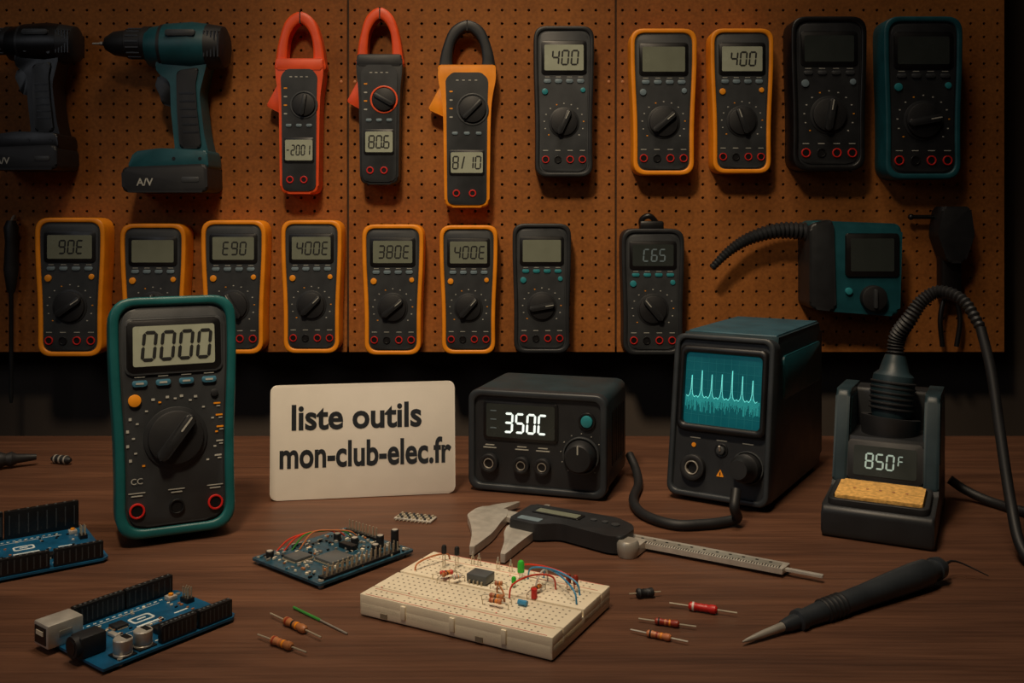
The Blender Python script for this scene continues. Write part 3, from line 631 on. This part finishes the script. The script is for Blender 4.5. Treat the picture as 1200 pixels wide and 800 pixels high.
# ------------------------------------------------------------------ circuit boards
def header(b, x0, x1, y, n, z=.0016, hgt=.0085, wd=.0025):
    b.box(((x0+x1)/2, y, z+hgt/2), (x1-x0, wd*1.9, hgt), 'black', .0004)
    for q in range(n):
        xx = x0+(x1-x0)*(q+.5)/n
        b.box((xx, y, z+hgt+.0001), (.0015, .0015, .0003), 'chip_grey')
        b.box((xx, y-wd*.95, z+hgt*.5), (.0008, .0003, hgt*.7), 'body')
def board(loc, rz, lx, ly, hb=.0125, hf=.011):
    b = B('microcontroller_board'); T = .0016
    b.prism(rpoly([(0, 0), (lx-.004, 0), (lx, .004), (lx, ly-.003), (lx-.003, ly), (0, ly)], .001), .002, .002+T, 'pcb', axis='Z')
    z = .002+T
    for x, y in ((.012, .003), (lx-.004, .008), (.014, ly-.003), (lx-.004, ly-.010)):
        b.cyl((x, y, 0), (x, y, .0045), .0016, 'steel', n=12)
    header(b, .038, .038+(lx-.042)*.48, .0035, 8, z, hf); header(b, .038+(lx-.042)*.52, lx-.004, .0035, 8, z, hf)
    header(b, .018, .018+.034, ly-.0035, 10, z, hb); header(b, .053, lx-.005, ly-.0035, 8, z, hb)
    uy = ly*.80
    b.box((.004, uy, z+.0070), (.022, .0165, .014), 'silver', .0010); b.box((-.0072, uy, z+.0070), (.0006, .0125, .0100), 'black'); b.box((-.0074, uy, z+.0085), (.0010, .008, .0026), 'cream')
    for s_ in (-1, 1): b.box((.004, uy+s_*.0083, z+.007), (.008, .0006, .004), 'steel', .0001)
    jy = .026
    b.box((.006, jy, z+.0062), (.016, .0125, .0124), 'rubber', .0015); b.cyl((-.001, jy, z+.0066), (-.0045, jy, z+.0066), .0062, 'rubber'); b.cyl((-.0044, jy, z+.0066), (-.0048, jy, z+.0066), .0042, 'black')
    for x, y in ((.0165, .0075), (.0300, .0085)):
        b.lathe((x, y, z), (x, y, z+.02), [(0, .0055), (.0015, .0055), (.0020, .0050), (.0028, .0055), (.0095, .0055), (.0101, .0050)], 'silver', 22)
        b.box((x, y, z+.0004), (.0115, .0115, .0009), 'black')
        b.box((x+.002, y, z+.0102), (.0035, .007, .0002), 'black')
    b.box((lx*.66, ly*.27, z+.0018), (.034, .008, .0032), 'black', .0004)
    for q in range(14):
        for s_ in (-1, 1): b.box((lx*.66-.0155+q*.0024, ly*.27+s_*.0046, z+.0008), (.0006, .0014, .0012), 'pin')
    b.box((.036, ly*.64, z+.0010), (.0085, .0085, .0018), 'body_dark', .0002)
    for q in range(7):
        for s_ in (-1, 1): b.box((.033+q*.001, ly*.64+s_*.0048, z+.0003), (.0005, .0014, .0004), 'pin'); b.box((.036+s_*.0048, ly*.64-.003+q*.001, z+.0003), (.0014, .0005, .0004), 'pin')
    b.box((.027, ly*.50, z+.001), (.0035, .009, .002), 'silver', .0006)
    for q in range(60):
        x = random.uniform(.026, lx-.01); y = random.uniform(.2, .86)*ly
        if abs(y-ly*.27) < .008 and x > .035: continue
        if abs(x-lx*.56) < .012 and abs(y-ly*.64) < .009: continue
        b.box((x, y, z+.0004), (.0018, .0010, .0008), random.choice(('resistor', 'black', 'cream', 'silver')), 0)
    b.box((lx-.012, ly*.80, z+.0015), (.006, .006, .003), 'silver', .0003); b.cyl((lx-.012, ly*.80, z+.003), (lx-.012, ly*.80, z+.0042), .0016, 'btn_orange')
    for q in range(3):
        for r_ in range(2): b.box((lx-.006-r_*.0026, ly*.60+q*.0026, z+.005), (.0007, .0007, .010), 'pin')
    b.box((lx-.0073, ly*.60+.0026, z+.0015), (.0055, .008, .003), 'black')
    b.M = Matrix.Translation((0, 0, z)) @ FLAT
    b.ring(rrect(lx*.56, ly*.64, .015, .0095, .002), rrect(lx*.56, ly*.64, .0120, .0065, .0015), -.0003, 0, 'silk')
    b.prism(rrect(lx*.56, ly*.64, .006, .0016, .0004, 1), -.0003, 0, 'silk')
    b.prism(rrect(lx*.56, ly*.50, .018, .0022, .0004, 1), -.0002, 0, 'silk'); b.prism(rrect(lx*.80, ly*.50, .010, .0014, .0004, 1), -.0002, 0, 'silk')
    for q in range(16): b.prism(rrect(.021+q*.0042, ly*.865, .0022, .0010, .0002, 1), -.0002, 0, 'silk'); b.prism(rrect(.028+q*.0037, ly*.125, .0018, .0010, .0002, 1), -.0002, 0, 'silk')
    b.strip([(.022, ly*.82), (lx-.02, ly*.82)], .0004, -.0002, 'silk')
    b.strip([(.030, ly*.40), (.030, ly*.46), (.06, ly*.46)], .0003, -.0002, 'silk')
    b.M = Matrix.Identity(4)
    b.build(loc, rz)
board((-.23, .54, 0), 53, .092, .070)
board((-.392, .652, 0), 35, .112, .092, .022, .0125)

b = B('circuit_board'); lx = .08; ly = .09; z = .0044
b.prism(rrect(0, 0, lx, ly, .002), .0026, z, 'pcb_dark', axis='Z')
for sx in (-1, 1):
    for sy in (-1, 1): b.cyl((sx*.036, sy*.041, 0), (sx*.036, sy*.041, z+.0006), .002, 'steel', n=12)
for c, s_ in (((.010, -.008), .020), ((-.012, -.024), .015)):
    b.box((c[0], c[1], z+.0014), (s_, s_, .0026), 'chip_grey', .0004)
    for q in range(10):
        o_ = -s_/2+s_*(q+.5)/10
        for g in (-1, 1): b.box((c[0]+o_, c[1]+g*(s_/2+.0008), z+.0005), (.0007, .002, .0006), 'pin'); b.box((c[0]+g*(s_/2+.0008), c[1]+o_, z+.0005), (.002, .0007, .0006), 'pin')
for q in range(260):
    x = random.uniform(-.037, .037); y = random.uniform(-.042, .042)
    if (abs(x-.010) < .013 and abs(y+.008) < .013) or (abs(x+.012) < .01 and abs(y+.024) < .01): continue
    s_ = random.uniform(.6, 1.5)
    if random.random() < .5: b.box((x, y, z+.0006), (.0022*s_, .0012*s_, .0013*s_), random.choice(('resistor', 'black', 'cream', 'silver', 'black', 'steel', 'silver')), 0)
    else: b.box((x, y, z+.0006), (.0012*s_, .0022*s_, .0013*s_), random.choice(('black', 'cream', 'silver', 'steel', 'btn_blue')), 0)
for q in range(16): b.box((.036, -.036+q*.0045, z+.004), (.0008, .0008, .009), 'pin'); b.box((.032, -.036+q*.0045, z+.004), (.0008, .0008, .009), 'pin')
b.box((.034, -.003, z+.001), (.007, .072, .002), 'black')
for q in range(9): b.box((-.030+q*.004, .041, z+.0045), (.0008, .0008, .010), 'pin')
b.box((-.014, .041, z+.001), (.038, .004, .002), 'black')
for x, y, hh in ((.026, .038, .014), (.016, .032, .009), (-.002, .022, .006), (-.03, -.036, .005), (-.02, .02, .006), (.024, .020, .007)):
    b.lathe((x, y, z), (x, y, z+hh), [(0, .003), (hh-.0005, .003), (hh, .0026)], 'rubber', 16); b.cyl((x, y, z+hh), (x, y, z+hh+.0001), .0023, 'silver', n=16)
for q, m_ in enumerate(('wire_red', 'wire_red', 'wire_green', 'copper')):
    b.tube([(-.036+q*.003, -.026+q*.005, z), (-.035+q*.003, -.014+q*.005, z+.007+.001*q), (-.030+q*.003, .004+q*.004, z+.009), (-.028+q*.004, .020+q*.003, z+.006), (-.026+q*.004, .026+q*.003, z+.001)], .0006, m_, 6)
b.box((.0, .014, z+.002), (.016, .006, .004), 'black', .0005)
b.build((-.134, .722, 0), -40)

b = B('pin_header_strip')
b.box((0, 0, .0012), (.034, .014, .0016), 'silver', .0003)
for q in range(9):
    for g in range(3): b.box((-.014+q*.0035, -.0045+g*.0045, .0028), (.0018, .0024, .0018), 'body' if (q+g) % 2 else 'pin', .0002)
    for g in (-1, 1): b.box((-.014+q*.0035, g*.008, .001), (.0006, .004, .0006), 'pin')
b.build((-.082, .816, 0), -18)

# ------------------------------------------------------------------ breadboard
b = B('breadboard'); lx = .138; ly = .088; H = .0145; g = .0022
secs = [(-ly/2, -ly/2+.0145), (-ly/2+.0152, -g/2), (g/2, ly/2-.0152), (ly/2-.0145, ly/2)]
b.box((0, 0, .0055), (lx, ly, .0095), 'cream', .0012)
for y0, y1 in secs: b.box((0, (y0+y1)/2, .0095), (lx, y1-y0, H-.0045), 'cream', .0008)
for q in range(3): b.box((-.035+q*.036, -ly/2-.0004, .0085), (.0035, .0016, .0085), 'cream', .0004)
b.box((-.050, -ly/2-.0002, .0035), (.005, .0010, .003), 'hole'); b.box((.020, -ly/2-.0002, .0035), (.005, .0010, .003), 'hole')
b.M = Matrix.Translation((0, 0, .0145)) @ FLAT
rows = [-.0405, -.0355]+[-.0055-.0052*q for q in range(5)]+[.0055+.0052*q for q in range(5)]+[.0355, .0405]
for r_ in rows:
    for q in range(30):
        if abs(r_) > .034 and q % 6 == 5: continue
        x = -.0625+q*.0043
        b.add([(x-.0006, -.0001, r_-.0006), (x+.0006, -.0001, r_-.0006), (x+.0006, -.0001, r_+.0006), (x-.0006, -.0001, r_+.0006)], [(0, 1, 2, 3)], 'hole')
for z_, m_ in ((-.0430, 'linered'), (-.0325, 'lineblue'), (.0430, 'linered'), (.0325, 'lineblue')):
    b.prism(rrect(0, z_, .130, .0006, .0002, 1), -.0001, 0, m_)
for q in range(0, 30, 5):
    for z_ in (-.0290, .0290): b.prism(rrect(-.0625+q*.0043, z_, .0012, .0012, .0002, 1), -.0001, 0, 'linered')
b.M = Matrix.Identity(4)
z = .0145
def upright(x, y, m_, r_=.0016, hh=.008, lift=.006):
    b.tube([(x-.001, y, z-.001), (x-.001, y, z+lift+.001)], .0003, 'pin', 6, 2); b.tube([(x+.001, y, z-.001), (x+.001, y, z+lift+.001)], .0003, 'pin', 6, 2)
    b.lathe((x, y, z+lift), (x, y, z+lift+hh), [(0, r_), (hh*.7, r_), (hh*.92, r_*.7), (hh, r_*.2)], m_, 14)
def axial(bb, p, q, m_, r_=.0017, bands=('brown_red', 'ink', 'yellow'), wr=.0004, bl=.45):
    p = Vector(p); q = Vector(q); d = q-p; Ln = d.length; u = d.normalized()
    bb.tube([p, q], wr, 'pin', 6, 1)
    a = Ln*(1-bl)/2; Lb = Ln*bl
    bb.lathe(p+u*a, q, [(0, r_*.6), (Lb*.06, r_), (Lb*.22, r_*1.05), (Lb*.28, r_*.88), (Lb*.72, r_*.88), (Lb*.78, r_*1.05), (Lb*.94, r_), (Lb, r_*.6)], m_, 14)
    for i_, bm_ in enumerate(bands):
        t_ = a+Lb*(.13, .4, .58, .86)[i_]
        bb.lathe(p+u*t_, q, [(0, r_*(1.08 if i_ in (0, 3) else .94)), (Lb*.07, r_*(1.08 if i_ in (0, 3) else .94))], bm_, 14)
def lying(x0, y0, x1, y1, m_='resistor'):
    b.tube([(x0, y0, z-.001), (x0, y0, z+.003), (x0+(x1-x0)*.2, y0+(y1-y0)*.2, z+.004)], .0003, 'pin', 6, 3); b.tube([(x1, y1, z-.001), (x1, y1, z+.003), (x1+(x0-x1)*.2, y1+(y0-y1)*.2, z+.004)], .0003, 'pin', 6, 3)
    axial(b, (x0+(x1-x0)*.15, y0+(y1-y0)*.15, z+.004), (x1+(x0-x1)*.15, y1+(y0-y1)*.15, z+.004), m_, .0015, bl=.7)
def jumper(x0, y0, x1, y1, hh, m_):
    b.tube([(x0, y0, z-.001), (x0+(x1-x0)*.08, y0+(y1-y0)*.08, z+hh*.7), ((x0+x1)/2, (y0+y1)/2, z+hh), (x1+(x0-x1)*.08, y1+(y0-y1)*.08, z+hh*.7), (x1, y1, z-.001)], .0006, m_, 8, 8)
upright(-.045, .020, 'rubber', .0018, .006, .010); upright(-.037, .024, 'rubber', .0018, .006, .009)
for x in (-.030, -.025, 0, -.01): upright(x, .034, 'steel', .0007, .004, .005)
upright(.012, .026, 'green', .0024, .008, .005); upright(.014, .012, 'green', .0016, .004, .003)
for x in (.048, .053): upright(x, .024, 'brown_red', .0018, .006, .005)
b.box((-.010, .010, z+.0035), (.015, .012, .0055), 'chip_grey', .0006)
for q in range(4):
    for s_ in (-1, 1): b.box((-.0145+q*.003, .010+s_*.0066, z+.0012), (.0008, .0012, .003), 'pin')
lying(-.040, -.002, -.026, .010, 'wire_red'); lying(-.034, -.006, -.030, .012, 'copper'); lying(-.026, -.004, -.020, .006, 'wire_white')
lying(.006, -.016, .026, -.014); lying(.010, -.022, .028, -.022, 'copper'); lying(.030, .0, .034, .018, 'resistor'); lying(.002, .002, .012, .006)
b.cyl((.034, .002, z), (.034, .002, z+.006), .002, 'red', n=14)
b.tube([(.030, -.012, z+.002), (.036, -.012, z+.002)], .0018, 'wire_blue', 8, 2)
b.lathe((.032, -.012, z-.001), (.032, -.012, z+.003), [(0, .0004), (.004, .0004)], 'pin', 6)
jumper(.005, .035, .050, .030, .009, 'wire_red'); jumper(.015, .030, .058, .020, .011, 'wire_blue'); jumper(.020, -.006, .040, .022, .012, 'wire_red'); jumper(.024, .036, .062, .006, .010, 'wire_blue')
jumper(-.060, .006, -.050, .036, .006, 'copper'); jumper(.008, .0, .020, -.012, .006, 'resistor'); jumper(.028, .034, .032, .008, .010, 'wire_white')
b.build((-.0168, .627, 0), -28)

# ------------------------------------------------------------------ loose components
def loose(x0, y0, x1, y1, m_, r_=.0026, name='resistor', bands=('brown_red', 'ink', 'yellow'), bl=.42, wr=.0005):
    bb = B(name); axial(bb, (x0, y0, r_*1.1), (x1, y1, r_*1.1), m_, r_, bands, wr, bl); bb.build()
loose(-.1555, .618, -.116, .583, 'resistor', .0025)
loose(-.1555, .587, -.1205, .563, 'resistor', .0025, bands=('brown_red', 'copper', 'yellow'))
loose(.079, .648, .101, .652, 'rubber', .0030, 'diode', ('body', 'ink', 'body'), .55)
loose(.104, .634, .145, .618, 'red', .0027, 'diode', ('wire_white', 'red', 'red'))
loose(.0805, .611, .115, .599, 'brown_red', .0021, bands=('ink', 'copper', 'yellow'))
loose(.0735, .595, .106, .578, 'copper', .0021, bands=('ink', 'brown_red', 'yellow'))
b = B('test_needle'); b.tube([(-.1435, .631, .0012), (-.122, .611, .0012)], .0009, 'wire_green', 8, 2); b.tube([(-.122, .611, .0012), (-.1015, .592, .0009)], .0006, 'steel', 8, 2); b.build()
b = B('test_probe')
b.lathe((-.56, .955, .0105), (-.485, .995, .0085), [(0, .006), (.02, .009), (.045, .008), (.05, .006), (.055, .0075), (.06, .005), (.078, .003)], 'rubber', 20)
b.tube([(-.56, .955, .0105), (-.62, .93, .004), (-.72, .93, .004)], .003, 'rubber'); b.build()
b = B('banana_plug'); b.lathe((-.479, 1.0, .0050), (-.455, .992, .0050), [(0, .0022), (.004, .0042), (.010, .0040), (.011, .003), (.013, .003), (.013, .0042), (.020, .0040), (.024, .002)], 'rubber', 16)
for q in range(3): b.cyl((-.4745+q*.006, .9985-q*.002, .0050), (-.473+q*.006, .998-q*.002, .0050), .0045, 'steel', n=16)
b.build()

# ------------------------------------------------------------------ soldering iron pen
b = B('soldering_iron')
a = Vector((.1385, .577, .0026)); e = Vector((.300, .676, .0105)); u = (e-a).normalized()
b.lathe(a, e, [(0, .0004), (.004, .0012), (.016, .0022), (.030, .0026), (.036, .0030)], 'steel', 18)
b.lathe(a, e, [(.034, .0034), (.040, .0045), (.046, .0048), (.047, .0068), (.051, .0070), (.052, .0058), (.058, .0060), (.070, .0068), (.110, .0074), (.145, .0088), (.165, .0093), (.176, .0090), (.180, .0070), (.185, .0068), (.1855, .0080), (.191, .0074), (.197, .0034)], 'slate', 28)
for q in range(5): b.lathe(a+u*(.070+q*.004), e, [(0, .0071), (.0008, .0078), (.0018, .0078), (.0026, .0071)], 'rubber', 24)
b.tube([a+u*.194, a+u*.21, (.338, .681, .003)], [.0014, .0007, .0004], 'rubber', 8, 4)
b.build()

# ------------------------------------------------------------------ lights
def area(name, loc, tgt, size, power, col, spread=180, sy=None):
    l = bpy.data.lights.new(name, 'AREA'); l.energy = power; l.color = col; l.size = size
    if sy: l.shape = 'RECTANGLE'; l.size_y = sy
    l.spread = R(spread)
    o = bpy.data.objects.new(name, l); sc.collection.objects.link(o); o.location = loc
    o.rotation_euler = (Vector(tgt)-Vector(loc)).to_track_quat('-Z', 'Y').to_euler()
def spot(name, loc, tgt, power, col, ang, blend=1, r=.1):
    l = bpy.data.lights.new(name, 'SPOT'); l.energy = power; l.color = col; l.spot_size = R(ang); l.spot_blend = blend; l.shadow_soft_size = r
    o = bpy.data.objects.new(name, l); sc.collection.objects.link(o); o.location = loc
    o.rotation_euler = (Vector(tgt)-Vector(loc)).to_track_quat('-Z', 'Y').to_euler()
spot('ceiling_spot_light', (-.25, .15, 1.4), (-.05, 1.08, .15), 68, (1, .79, .54), 53, 1, .10)
area('ceiling_panel_light', (.0, .70, 1.75), (0, .80, 0), .5, 3.4, (1, .82, .62), 100)
area('added_fill_light', (-1.3, -.4, 1.0), (0, 1, .1), .6, 1.8, (.9, .93, 1))  # weak fill lamp added out of view; the room has no window
wd = bpy.data.worlds.new('world'); sc.world = wd; wd.use_nodes = True
wd.node_tree.nodes['Background'].inputs[0].default_value = (.5, .42, .36, 1); wd.node_tree.nodes['Background'].inputs[1].default_value = .05

cam = bpy.data.cameras.new('camera'); cam.lens = 33.75; cam.sensor_width = 36; cam.shift_y = -.125; cam.clip_start = .01
co = bpy.data.objects.new('camera', cam); sc.collection.objects.link(co); co.location = (0, 0, .26); co.rotation_euler = (R(90), 0, 0)
sc.camera = co
